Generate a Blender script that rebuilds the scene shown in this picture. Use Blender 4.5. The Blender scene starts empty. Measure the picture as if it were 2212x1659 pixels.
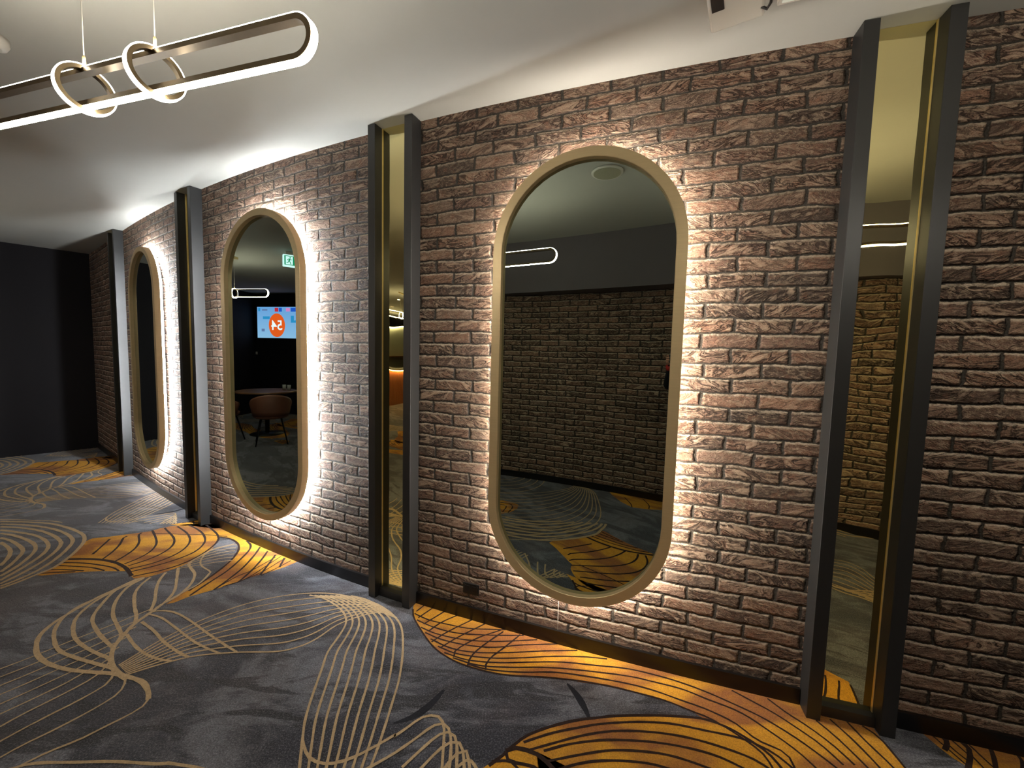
import bpy, bmesh, math, random, json
from mathutils import Vector, Matrix
from mathutils.geometry import tessellate_polygon
random.seed(7)
SC = bpy.context.scene
COL = SC.collection

# ------------------------------------------------------------------ camera
CAM_H = 1.4595
PITCH, ROLL = 0.07285, 0.024694
def make_camera():
    cd = bpy.data.cameras.new('camera'); cam = bpy.data.objects.new('camera', cd); COL.objects.link(cam)
    R = Vector((1, 0, 0)); U = Vector((0, math.sin(PITCH), math.cos(PITCH))); F = Vector((0, math.cos(PITCH), -math.sin(PITCH)))
    c, s = math.cos(ROLL), math.sin(ROLL)
    X = R*c + U*s; Y = R*(-s) + U*c; Z = -F
    M = Matrix((X, Y, Z)).transposed().to_4x4(); M.translation = Vector((0, 0, CAM_H))
    cam.matrix_world = M
    cd.sensor_width = 36; cd.lens = 36*860/2212; cd.clip_start = 0.02; cd.clip_end = 60
    SC.camera = cam
make_camera()
w = bpy.data.worlds.new('world'); SC.world = w; w.use_nodes = True
w.node_tree.nodes['Background'].inputs[0].default_value = (0.9, 0.93, 1.0, 1)
w.node_tree.nodes['Background'].inputs[1].default_value = 0.0
SC.view_settings.view_transform = 'Standard'; SC.view_settings.look = 'None'
SC.view_settings.exposure = 0.38; SC.view_settings.gamma = 1.0
SC.cycles.use_adaptive_sampling = True; SC.cycles.adaptive_threshold = 0.03; SC.cycles.max_bounces = 7; SC.cycles.diffuse_bounces = 4; SC.cycles.glossy_bounces = 5
SC.cycles.sample_clamp_indirect = 4.0
SC.cycles.use_denoising = True
LED_PENDANT = 70.0
LED_HALO = 110.0

H = 2.7
# ------------------------------------------------------------------ helpers
def srgb(r, g, b):
    f = lambda v: (v/255/12.92) if v/255 <= .04045 else ((v/255+.055)/1.055)**2.4
    return (f(r), f(g), f(b), 1)
class NT:
    def __init__(s, name):
        s.m = bpy.data.materials.new(name); s.m.use_nodes = True; s.t = s.m.node_tree; s.t.nodes.clear()
        s.out = s.n('ShaderNodeOutputMaterial')
    def n(s, typ, **kw):
        nd = s.t.nodes.new(typ)
        for k, v in kw.items(): setattr(nd, k, v)
        return nd
    def l(s, a, b): s.t.links.new(a, b)
    def put(s, v, sock):
        if isinstance(v, bpy.types.NodeSocket): s.l(v, sock)
        else: sock.default_value = v
    def math(s, op, a, b=0.0, c=None, clamp=False):
        nd = s.n('ShaderNodeMath', operation=op, use_clamp=clamp); s.put(a, nd.inputs[0]); s.put(b, nd.inputs[1])
        if c is not None: s.put(c, nd.inputs[2])
        return nd.outputs[0]
    def mix(s, f, a, b, mode='MIX'):
        nd = s.n('ShaderNodeMix', data_type='RGBA', blend_type=mode); s.put(f, nd.inputs[0]); s.put(a, nd.inputs[6]); s.put(b, nd.inputs[7])
        return nd.outputs[2]
    def mapr(s, v, a, b, c=0.0, d=1.0, smooth=False):
        nd = s.n('ShaderNodeMapRange'); nd.interpolation_type = 'SMOOTHSTEP' if smooth else 'LINEAR'
        s.put(v, nd.inputs[0])
        for i, x in enumerate((a, b, c, d)): s.put(x, nd.inputs[1+i])
        return nd.outputs[0]
    def noise(s, vec, scale, detail=4, rough=.55, dist=0.0, out=0, dim='3D'):
        nd = s.n('ShaderNodeTexNoise'); nd.noise_dimensions = dim
        if vec is not None: s.l(vec, nd.inputs['Vector'])
        nd.inputs['Scale'].default_value = scale; nd.inputs['Detail'].default_value = detail
        nd.inputs['Roughness'].default_value = rough; nd.inputs['Distortion'].default_value = dist
        return nd.outputs[out]
    def mapping(s, vec, scale=(1, 1, 1), rot=(0, 0, 0)):
        nd = s.n('ShaderNodeMapping'); s.l(vec, nd.inputs[0]); nd.inputs['Scale'].default_value = scale; nd.inputs['Rotation'].default_value = rot
        return nd.outputs[0]
    def bsdf(s, col, rough=.5, metal=0.0, bump=None, bstr=1.0, bdist=.01, spec=.5):
        b = s.n('ShaderNodeBsdfPrincipled'); s.put(col, b.inputs['Base Color']); s.put(rough, b.inputs['Roughness'])
        b.inputs['Metallic'].default_value = metal; b.inputs['Specular IOR Level'].default_value = spec
        if bump is not None:
            bn = s.n('ShaderNodeBump'); bn.inputs['Strength'].default_value = bstr; bn.inputs['Distance'].default_value = bdist
            s.l(bump, bn.inputs['Height']); s.l(bn.outputs[0], b.inputs['Normal'])
        s.l(b.outputs[0], s.out.inputs[0]); return b

def mat_plain(name, col, rough=.5, metal=0.0, spec=.5, nscale=40, bdist=.0006, var=.12):
    N = NT(name); tc = N.n('ShaderNodeTexCoord').outputs['Object']
    f = N.noise(tc, nscale, 3)
    c2 = tuple(max(0, x*(1-var)) for x in col[:3]) + (1,); c1 = tuple(min(1, x*(1+var)) for x in col[:3]) + (1,)
    N.bsdf(N.mix(f, c2, c1), rough, metal, f, .4, bdist, spec); return N.m
def mat_emit(name, col, strength):
    N = NT(name); e = N.n('ShaderNodeEmission'); e.inputs[0].default_value = col; e.inputs[1].default_value = strength
    N.l(e.outputs[0], N.out.inputs[0]); return N.m

ROW, BRK, V0 = .0635, .222, 1.318
def mat_brick():
    N = NT('brick_wallpaper')
    uv = N.n('ShaderNodeUVMap').outputs[0]
    # wavy courses and ragged arrises
    d1 = N.noise(uv, 5.5, 2, .5, 0, 1); d2 = N.noise(uv, 38, 3, .6, 0, 1)
    def off(v, amp, src):
        vm = N.n('ShaderNodeVectorMath', operation='SUBTRACT'); N.l(v, vm.inputs[0]); vm.inputs[1].default_value = (.5, .5, .5)
        sc = N.n('ShaderNodeVectorMath', operation='MULTIPLY'); N.l(vm.outputs[0], sc.inputs[0]); sc.inputs[1].default_value = amp
        ad = N.n('ShaderNodeVectorMath', operation='ADD'); N.l(src, ad.inputs[0]); N.l(sc.outputs[0], ad.inputs[1]); return ad.outputs[0]
    p = off(d1, (.030, .026, 0), uv); p = off(d2, (.017, .013, 0), p)
    sx = N.n('ShaderNodeSeparateXYZ'); N.l(p, sx.inputs[0]); u, v = sx.outputs[0], sx.outputs[1]
    rv = N.math('DIVIDE', v, ROW); row = N.math('FLOOR', rv); fv = N.math('FRACT', rv)
    wr = N.n('ShaderNodeTexWhiteNoise', noise_dimensions='1D'); N.l(row, wr.inputs['W'])
    sh = N.math('ADD', N.math('MULTIPLY', N.math('MODULO', row, 2.0), .5), N.math('MULTIPLY', wr.outputs[0], .10))
    ru = N.math('ADD', N.math('DIVIDE', u, BRK), sh); cu = N.math('FLOOR', ru); fu = N.math('FRACT', ru)
    idv = N.n('ShaderNodeCombineXYZ'); N.l(cu, idv.inputs[0]); N.l(row, idv.inputs[1])
    wn = N.n('ShaderNodeTexWhiteNoise', noise_dimensions='3D'); N.l(idv.outputs[0], wn.inputs['Vector'])
    sc = N.n('ShaderNodeSeparateColor'); N.l(wn.outputs['Color'], sc.inputs[0]); r1, r2, r3 = sc.outputs
    du = N.math('MULTIPLY', N.math('MINIMUM', fu, N.math('SUBTRACT', 1.0, fu)), BRK)
    dv = N.math('MULTIPLY', N.math('MINIMUM', fv, N.math('SUBTRACT', 1.0, fv)), ROW)
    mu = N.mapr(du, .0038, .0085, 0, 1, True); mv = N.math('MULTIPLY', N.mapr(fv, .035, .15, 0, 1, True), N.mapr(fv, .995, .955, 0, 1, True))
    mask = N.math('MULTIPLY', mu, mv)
    # cleft face: streaky ridges, direction varies brick by brick
    ofs = N.n('ShaderNodeCombineXYZ'); N.l(N.math('MULTIPLY', r1, 37.0), ofs.inputs[0]); N.l(N.math('MULTIPLY', r2, 23.0), ofs.inputs[1]); N.l(N.math('MULTIPLY', r3, 11.0), ofs.inputs[2])
    pp = N.n('ShaderNodeVectorMath', operation='ADD'); N.l(uv, pp.inputs[0]); N.l(ofs.outputs[0], pp.inputs[1])
    rot = N.n('ShaderNodeVectorRotate', rotation_type='Z_AXIS'); N.l(pp.outputs[0], rot.inputs['Vector'])
    N.l(N.mapr(r2, 0, 1, -.5, .5), rot.inputs['Angle'])
    st = N.mapping(rot.outputs[0], (10, 32, 1))
    na = N.noise(st, 1.0, 4, .62, .9)
    ridge = N.math('ABSOLUTE', N.math('SUBTRACT', na, .5))
    crack = N.mapr(ridge, 0.0, .055, 0, 1, True)
    amount = N.mapr(r3, .05, .6, .45, 1.0)
    nb = N.noise(N.mapping(uv, (44, 84, 1)), 1.0, 5, .68, .5)
    nc = N.noise(N.mapping(uv, (210, 260, 1)), 1.0, 3, .6)
    # colours
    ramp = N.n('ShaderNodeValToRGB'); e = ramp.color_ramp.elements
    stops = [(0, (104, 88, 78)), (.2, (172, 140, 121)), (.4, (148, 116, 101)), (.55, (188, 146, 121)), (.7, (98, 86, 78)), (.85, (190, 154, 131)), (1, (160, 136, 119))]
    e[0].position = 0; e[0].color = srgb(*stops[0][1]); e[1].position = 1; e[1].color = srgb(*stops[-1][1])
    for ps, cc in stops[1:-1]:
        x = e.new(ps); x.color = srgb(*cc)
    N.l(r1, ramp.inputs[0]); base = ramp.outputs[0]
    base = N.mix(N.math('MULTIPLY', N.mapr(nb, .46, .62, 0, .85, True), N.mapr(r2, 0, 1, .35, 1)), base, srgb(214, 188, 160))
    base = N.mix(N.mapr(N.noise(uv, 22, 3), .52, .72, 0, .65), base, srgb(170, 118, 92))
    base = N.mix(N.mapr(nc, .35, .60, .6, 0), base, srgb(78, 62, 54))
    dark = N.math('MULTIPLY', N.math('SUBTRACT', 1.0, crack), amount)
    base = N.mix(N.math('MULTIPLY', dark, .95), base, srgb(62, 48, 42))
    crest = N.math('MULTIPLY', N.mapr(na, .54, .66, 0, 1, True), amount)  # highlight streaks painted into the colour along the raised ridges
    base = N.mix(N.math('MULTIPLY', crest, .6), base, srgb(206, 180, 154))
    trough = N.math('MULTIPLY', N.mapr(na, .46, .34, 0, 1, True), amount)
    base = N.mix(N.math('MULTIPLY', trough, .55), base, srgb(84, 64, 54))
    edge_highlight = N.math('MULTIPLY', N.mapr(fv, .78, .93, 0, 1, True), N.mapr(nb, .36, .52, .25, .95, True))  # printed relief highlight on each brick's top edge, put into the colour
    base = N.mix(edge_highlight, base, srgb(216, 198, 176))
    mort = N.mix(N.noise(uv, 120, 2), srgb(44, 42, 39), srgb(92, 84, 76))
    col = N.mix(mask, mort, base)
    # relief
    prof = N.math('MULTIPLY', N.mapr(du, .002, .014, 0, 1, True), N.mapr(dv, .0005, .014, 0, 1, True))
    hgt = N.math('ADD', N.math('MULTIPLY', prof, .70), N.math('MULTIPLY', N.math('MULTIPLY', N.math('ADD', N.math('MULTIPLY', na, 1.5), N.math('MULTIPLY', crack, .34)), amount), mask))
    hgt = N.math('ADD', hgt, N.math('MULTIPLY', nb, .6)); hgt = N.math('ADD', hgt, N.math('MULTIPLY', nc, .12))
    tilt = N.math('MULTIPLY', N.math('SUBTRACT', r2, .5), N.math('MULTIPLY', mask, N.math('SUBTRACT', fv, .5)))
    hgt = N.math('ADD', hgt, N.math('MULTIPLY', tilt, .5))
    N.bsdf(col, .82, 0, hgt, 1.0, .024, .25)
    return N.m

def mat_carpet(name, kind):
    N = NT(name); tc = N.n('ShaderNodeTexCoord').outputs['Object']
    pile = N.noise(tc, 170, 4, .75); pile2 = N.noise(tc, 75, 3, .65)
    mott = N.noise(tc, 26, 4, .65)
    if kind == 'base':
        big = N.noise(N.mapping(tc, (1.6, 3.4, 1), (0, 0, .7)), 1.0, 5, .62, 1.1)
        f = N.mapr(big, .43, .58, 0, 1, True)
        c = N.mix(f, srgb(56, 58, 70), srgb(124, 126, 136))
        st = N.noise(N.mapping(tc, (2.2, 9, 1), (0, 0, -.55)), 1.0, 4, .6, .6)
        c = N.mix(N.mapr(st, .53, .60, 0, .85, True), c, srgb(34, 35, 42))
        c = N.mix(N.mapr(N.noise(tc, 3.1, 3), .5, .7, 0, .35), c, srgb(124, 110, 110))
        c = N.mix(N.mapr(mott, .35, .65, 0, .4), c, srgb(46, 46, 53))
        vo = N.n('ShaderNodeTexVoronoi'); N.l(tc, vo.inputs['Vector']); vo.inputs['Scale'].default_value = 9
        wn = N.n('ShaderNodeSeparateColor'); N.l(vo.outputs['Color'], wn.inputs[0])
        sp = N.math('MULTIPLY', N.math('LESS_THAN', vo.outputs['Distance'], .028), N.math('LESS_THAN', wn.outputs[0], .22))
        lo = .35
    elif kind == 'gold':
        blk = N.noise(N.mapping(tc, (2.2, 6, 1), (0, 0, -.6)), 1.0, 3, .5, .4)
        c = N.mix(N.mapr(blk, .42, .60, 0, 1, True), srgb(226, 164, 54), srgb(160, 104, 62))
        c = N.mix(N.mapr(mott, .4, .7, 0, .45), c, srgb(190, 128, 46)); sp = None; lo = .6
    elif kind == 'tan':
        c = N.mix(mott, srgb(172, 146, 110), srgb(212, 184, 144)); sp = None; lo = .7
    elif kind == 'stroke':
        c = N.mix(mott, srgb(32, 33, 40), srgb(52, 53, 60)); sp = None; lo = .6
    else:
        c = N.mix(mott, srgb(42, 28, 26), srgb(62, 44, 36)); sp = None; lo = .6
    c = N.mix(N.mapr(pile, .34, .64, 1-lo, 0), c, (0, 0, 0, 1)); c = N.mix(N.mapr(pile, .52, .68, 0, .35 if kind == 'base' else .12), c, srgb(168, 165, 168) if kind == 'base' else c)
    if sp is not None: c = N.mix(sp, c, srgb(215, 210, 205))
    hgt = N.math('ADD', N.math('MULTIPLY', pile, 1.0), N.math('MULTIPLY', pile2, .7))
    b = N.bsdf(c, .95, 0, hgt, .7, .004, .1)
    b.inputs['Sheen Weight'].default_value = .25 if kind == 'base' else .05
    return N.m

def mat_brushed(name, col, rough, sc=(3, 3, 90)):
    N = NT(name); tc = N.n('ShaderNodeTexCoord').outputs['Object']
    n = N.noise(tc, 55, 3, .6); n2 = N.noise(N.mapping(tc, sc), 2.0, 3)
    c = N.mix(n2, tuple(x*.85 for x in col[:3])+(1,), col)
    N.bsdf(c, N.mapr(n, .3, .7, rough-.05, rough+.06), .45, n, .25, .0008); return N.m
def mat_mirror(name, col, rough, wave):
    N = NT(name); tc = N.n('ShaderNodeTexCoord').outputs['Object']
    n = N.noise(N.mapping(tc, (1.2, 1.2, .9)), 3.0, 1, .4)
    N.bsdf(col, rough, 1.0, n, 1.0, wave); return N.m

M = {}
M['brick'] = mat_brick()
M['ceiling'] = mat_plain('ceiling_paint', srgb(174, 173, 166), .9, 0, .1, 8, .0004, .02)
M['dark_wall'] = mat_plain('dark_wall_paint', srgb(24, 22, 26), .75, 0, .3, 6, .0004, .06)
M['soffit'] = mat_plain('charcoal_bulkhead_paint', srgb(96, 91, 95), .7, 0, .3, 6, .0004, .05)
M['black'] = mat_plain('black_painted_timber', srgb(40, 40, 40), .42, 0, .5, 30, .0004, .1)
M['baseboard'] = mat_plain('black_gloss_skirting', srgb(20, 18, 17), .3, 0, .5, 30, .0003, .1)
M['carpet'] = mat_carpet('charcoal_carpet', 'base'); M['gold_pile'] = mat_carpet('gold_carpet', 'gold')
M['tan_pile'] = mat_carpet('tan_carpet_line', 'tan'); M['dark_pile'] = mat_carpet('dark_carpet_line', 'dark')
M['stroke_pile'] = mat_carpet('black_carpet_stroke', 'stroke')
M['frame'] = mat_brushed('champagne_metal', srgb(228, 204, 158), .42)
M['glass'] = mat_mirror('tinted_mirror_glass', (.40, .45, .39, 1), .0, .0)
M['gold_mirror'] = mat_mirror('gold_mirror_sheet', (1, .88, .45, 1), .012, .0045)
M['brass'] = mat_plain('brass_trim', srgb(226, 206, 150), .35, .6)
M['bronze'] = mat_plain('bronze_lamp_metal', srgb(120, 104, 78), .4, .7)
M['led'] = mat_emit('warm_led_diffuser', (1, .93, .79, 1), LED_PENDANT)
M['halo_warm'] = mat_emit('warm_mirror_led_tape', (1, .91, .80, 1), LED_HALO*.72)
M['halo_cool'] = mat_emit('cool_mirror_led_tape', (.93, .97, 1, 1), LED_HALO*1.55)
M['white'] = mat_plain('white_plastic', srgb(214, 210, 200), .45, 0, .5, 20, .0002, .02)
M['grille'] = mat_plain('grille_cloth', srgb(150, 148, 128), .8, 0, .2, 300, .001, .3)
M['cable'] = mat_plain('steel_cable', srgb(170, 165, 155), .4, .3)
M['black_plastic'] = mat_plain('black_plastic', srgb(22, 22, 22), .4)

# ------------------------------------------------------------------ plan curves
CW = [-6.88620998e-04, -4.23895806e-03, 3.85226165e-02, -3.72869668e-01, 2.03067707e+00]
def yw(x):
    y = 0
    for c in CW: y = y*x+c
    return y
def sl(x): return (yw(x+1e-3)-yw(x-1e-3))/2e-3
def frame_at(x, heading=None):
    """point on the brick wall, tangent (to the right) and normal (into the room)"""
    th = math.atan(sl(x)) if heading is None else math.radians(heading)
    return Vector((x, yw(x), 0)), Vector((math.cos(th), math.sin(th), 0)), Vector((math.sin(th), -math.cos(th), 0))
def quad3(p):
    (x0, y0), (x1, y1), (x2, y2) = p
    def f(x): return y0*(x-x1)*(x-x2)/((x0-x1)*(x0-x2))+y1*(x-x0)*(x-x2)/((x1-x0)*(x1-x2))+y2*(x-x0)*(x-x1)/((x2-x0)*(x2-x1))
    return f
ylow = quad3([(-1.97, .02), (-.2, -.55), (1.75, -.75)])
ysof = quad3([(-1.77, .15), (-.1, -.29), (1.7, -.57)])

# ------------------------------------------------------------------ object builders
def link(me, name, mats, parent=None):
    o = bpy.data.objects.new(name, me); COL.objects.link(o)
    for m in (mats if isinstance(mats, (list, tuple)) else [mats]): me.materials.append(M[m] if isinstance(m, str) else m)
    if parent is not None: o.parent = parent
    return o
def pyobj(name, verts, faces, mats, parent=None, smooth=False, midx=None, bevel=0):
    me = bpy.data.meshes.new(name); me.from_pydata([tuple(v) for v in verts], [], faces); me.update()
    o = link(me, name, mats, parent)
    if midx: me.polygons.foreach_set('material_index', midx)
    if smooth: me.polygons.foreach_set('use_smooth', [True]*len(me.polygons))
    if bevel:
        b = o.modifiers.new('bevel', 'BEVEL'); b.width = bevel; b.segments = 2; b.limit_method = 'ANGLE'
    return o
BOXF = [(0, 3, 2, 1), (4, 5, 6, 7), (0, 1, 5, 4), (1, 2, 6, 5), (2, 3, 7, 6), (3, 0, 4, 7)]
def boxv(x0, x1, y0, y1, z0, z1): return [(x0, y0, z0), (x1, y0, z0), (x1, y1, z0), (x0, y1, z0), (x0, y0, z1), (x1, y0, z1), (x1, y1, z1), (x0, y1, z1)]
def box(name, x0, x1, y0, y1, z0, z1, mat, parent=None, bevel=0): return pyobj(name, boxv(x0, x1, y0, y1, z0, z1), BOXF, mat, parent, bevel=bevel)
def place(o, origin, X, Y=None):
    """orient: local x along X, local z up"""
    X = Vector(X).normalized(); Z = Vector((0, 0, 1)); Y = Z.cross(X)
    Mx = Matrix((X, Y, Z)).transposed().to_4x4(); Mx.translation = Vector(origin); o.matrix_world = Mx
def thing(name, label, cat, group=None, loc=(0, 0, 0), X=(1, 0, 0)):
    o = bpy.data.objects.new(name, None); COL.objects.link(o); o.empty_display_size = .1; place(o, loc, X)
    return tag(o, label, cat, group)
def tag(o, label, cat, group=None):
    o['label'] = label; o['category'] = cat
    if group: o['group'] = group
    return o
def struct(o): o['kind'] = 'structure'; return o
def tube(name, pts, rad, mat, parent=None, seg=12, closed=False, cap=True):
    pts = [Vector(p) for p in pts]; n = len(pts); V = []; Fc = []
    up = Vector((0, 0, 1)); prev = None
    for i, p in enumerate(pts):
        if closed: t = pts[(i+1) % n]-pts[i-1]
        else: t = pts[min(i+1, n-1)]-pts[max(i-1, 0)]
        t.normalize()
        a = prev if prev is not None else (up if abs(t.z) < .9 else Vector((1, 0, 0)))
        a = (a-t*a.dot(t)).normalized(); prev = a; b = t.cross(a)
        r = rad[i] if isinstance(rad, (list, tuple)) else rad
        for k in range(seg):
            q = 2*math.pi*k/seg; V.append(p+a*math.cos(q)*r+b*math.sin(q)*r)
    for i in range(n if closed else n-1):
        for k in range(seg):
            j = (i+1) % n; Fc.append((i*seg+k, i*seg+(k+1) % seg, j*seg+(k+1) % seg, j*seg+k))
    if not closed and cap: Fc += [tuple(range(seg))[::-1], tuple((n-1)*seg+k for k in range(seg))]
    return pyobj(name, V, Fc, mat, parent, True)
def lathe(name, prof, mat, parent=None, seg=32, smooth=True):
    V = []; Fc = []
    for r, z in prof:
        for k in range(seg): a = 2*math.pi*k/seg; V.append((r*math.cos(a), r*math.sin(a), z))
    for i in range(len(prof)-1):
        for k in range(seg): Fc.append((i*seg+k, i*seg+(k+1) % seg, (i+1)*seg+(k+1) % seg, (i+1)*seg+k))
    Fc.append(tuple(range(seg))[::-1]); Fc.append(tuple((len(prof)-1)*seg+k for k in range(seg)))
    o = pyobj(name, V, Fc, mat, parent, smooth)
    if smooth:
        for pl in o.data.polygons:
            if len(pl.vertices) > 4: pl.use_smooth = False
    return o
def pill(hw, hl, inset=0.0, n=28):
    """outline of a stadium standing upright: half width hw, half height hl"""
    r = hw-inset; c = hl-hw; P = []
    for k in range(n+1): a = math.pi*k/n; P.append((r*math.cos(a), c+r*math.sin(a)))
    for k in range(n+1): a = math.pi+math.pi*k/n; P.append((r*math.cos(a), -c+r*math.sin(a)))
    return P
def ring(name, outline, prof, mat, parent, smooth=True, midx=None):
    """outline(inset)->[(x,z)]; prof = closed list of (inset, y)"""
    rows = [[(x, y, z) for x, z in outline(i)] for i, y in prof]; n = len(rows[0]); V = [v for r in rows for v in r]; Fc = []; mi = []
    for i in range(len(rows)):
        j = (i+1) % len(rows)
        for k in range(n):
            Fc.append((i*n+k, i*n+(k+1) % n, j*n+(k+1) % n, j*n+k)); mi.append(midx[i] if midx else 0)
    o = pyobj(name, V, Fc, mat, parent, False, mi if midx else None)
    bm = bmesh.new(); bm.from_mesh(o.data); bmesh.ops.recalc_face_normals(bm, faces=bm.faces); bm.to_mesh(o.data); bm.free()
    if smooth:
        o.data.polygons.foreach_set('use_smooth', [True]*len(o.data.polygons))
        e = o.modifiers.new('split', 'EDGE_SPLIT'); e.split_angle = math.radians(35)
    return o
def curtain(name, P, z0, z1, mat, thick=.12, side=-1, uv0=None, flip=False):
    """upright slab following plan points P, front on P, body behind"""
    P = [Vector((x, y)) for x, y in P]; n = len(P); B = []
    for i, p in enumerate(P):
        t = (P[min(i+1, n-1)]-P[max(i-1, 0)]).normalized(); nn = Vector((t.y, -t.x))*side; B.append(p+nn*thick)
    V = [(p.x, p.y, z0) for p in P]+[(p.x, p.y, z1) for p in P]+[(p.x, p.y, z0) for p in B]+[(p.x, p.y, z1) for p in B]
    Fc = []
    for i in range(n-1):
        Fc += [(i, i+1, n+i+1, n+i), (2*n+i, 3*n+i, 3*n+i+1, 2*n+i+1), (n+i, n+i+1, 3*n+i+1, 3*n+i), (i, 2*n+i, 2*n+i+1, i+1)]
    Fc += [(0, n, 3*n, 2*n), (n-1, 3*n-1, 4*n-1, 2*n-1)]
    o = pyobj(name, V, Fc, mat)
    s = [0]
    for i in range(n-1): s.append(s[-1]+(P[i+1]-P[i]).length)
    ref = 0
    if uv0 is not None:
        ref = min(range(n), key=lambda i: abs(P[i].x-uv0)); ref = s[ref]
    uvl = o.data.uv_layers.new(name='UVMap')
    for pl in o.data.polygons:
        for li in pl.loop_indices:
            vi = o.data.loops[li].vertex_index; uvl.data[li].uv = (s[vi % n]-ref, V[vi][2]-V0+ROW*40)
    bm = bmesh.new(); bm.from_mesh(o.data); bmesh.ops.recalc_face_normals(bm, faces=bm.faces); bm.to_mesh(o.data); bm.free()
    return o
def frange(a, b, n): return [a+(b-a)*i/(n-1) for i in range(n)]

# ------------------------------------------------------------------ room shell
XL = -5.97
CORNER = Vector((XL, yw(XL)))
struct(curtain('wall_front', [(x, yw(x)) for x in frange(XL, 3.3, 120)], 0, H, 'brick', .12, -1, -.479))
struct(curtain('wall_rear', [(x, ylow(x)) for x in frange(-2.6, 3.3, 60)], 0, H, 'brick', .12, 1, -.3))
# dark bulkhead above the rear wall
bx = frange(-2.6, 3.3, 50)
P1 = [(x, ysof(x)) for x in bx]; P2 = [(x, ylow(x)+.005) for x in bx]; n = len(bx)
V = [(x, y, 2.15) for x, y in P1]+[(x, y, H) for x, y in P1]+[(x, y, 2.15) for x, y in P2]+[(x, y, H) for x, y in P2]
Fc = []
for i in range(n-1): Fc += [(i, i+1, n+i+1, n+i), (2*n+i, 3*n+i, 3*n+i+1, 2*n+i+1), (i, 2*n+i, 2*n+i+1, i+1)]
Fc += [(0, n, 3*n, 2*n), (n-1, 3*n-1, 4*n-1, 2*n-1)]
struct(pyobj('wall_bulkhead', V, Fc, 'soffit'))
DW = Vector((-.672, -.740)); DEND = Vector((-9.42, 2.40))
struct(curtain('wall_left', [tuple(CORNER+Vector((.1, .09))), tuple(CORNER+DW*2), tuple(DEND)], 0, H, 'dark_wall', .12, -1))
TVD = Vector((.741, -.671)); TV0 = DEND
struct(curtain('wall_screen', [tuple(TV0+TVD*u) for u in (0, 1.0, 1.85)], 0, H, 'dark_wall', .12, 1))
struct(curtain('wall_right', [(3.3, yw(3.3)+.1), (3.3, ylow(3.3)-.1)], 0, H, 'dark_wall', .12, 1))
struct(curtain('wall_return', [(-2.6, ylow(-2.6)), (-2.6, -6.0)], 0, H, 'dark_wall', .12, 1))
struct(curtain('wall_end', [(-2.5, -6.0), (-12.0, -6.0)], 0, H, 'dark_wall', .12, 1))
struct(curtain('wall_far', [(-12.0, -6.1), (-12.0, 3.2), tuple(DEND+Vector((-.15, .0)))], 0, H, 'dark_wall', .12, 1))
struct(box('ceiling', -12.2, 3.6, -6.3, 6.6, H, H+.15, 'ceiling'))
# skirting boards
def skirt(name, P, side): return struct(curtain(name, P, 0, .07, 'baseboard', .014, side))
def skirt_front(name, x0, x1): 
    P = []
    for x in frange(x0, x1, 24):
        c, t, nn = frame_at(x); q = c-Vector((0, 0, 0)); P.append((q.x+nn.x*.0005, q.y+nn.y*.0005))
    return skirt(name, P, 1)
COLX = [1.393, -.675, -2.62, -4.40]
CC = [.016, .016, .02, .03]
def edge(i, s):
    c, t, nn = frame_at(COLX[i]); return (c+t*s).x
skirt_front('baseboard_right', edge(0, .167), 3.28)
skirt_front('baseboard_front', edge(1, .167), edge(0, -.135))
skirt_front('baseboard_middle', edge(2, .167), edge(1, -.135))
skirt_front('baseboard_back', edge(3, .167), edge(2, -.135))
skirt_front('baseboard_corner', XL+.02, edge(3, -.135))
skirt('baseboard_left', [tuple(CORNER+DW*.02), tuple(CORNER+DW*2), tuple(DEND)], 1)
skirt('baseboard_rear', [(x, ylow(x)) for x in frange(-2.6, 3.28, 40)], -1)

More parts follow.
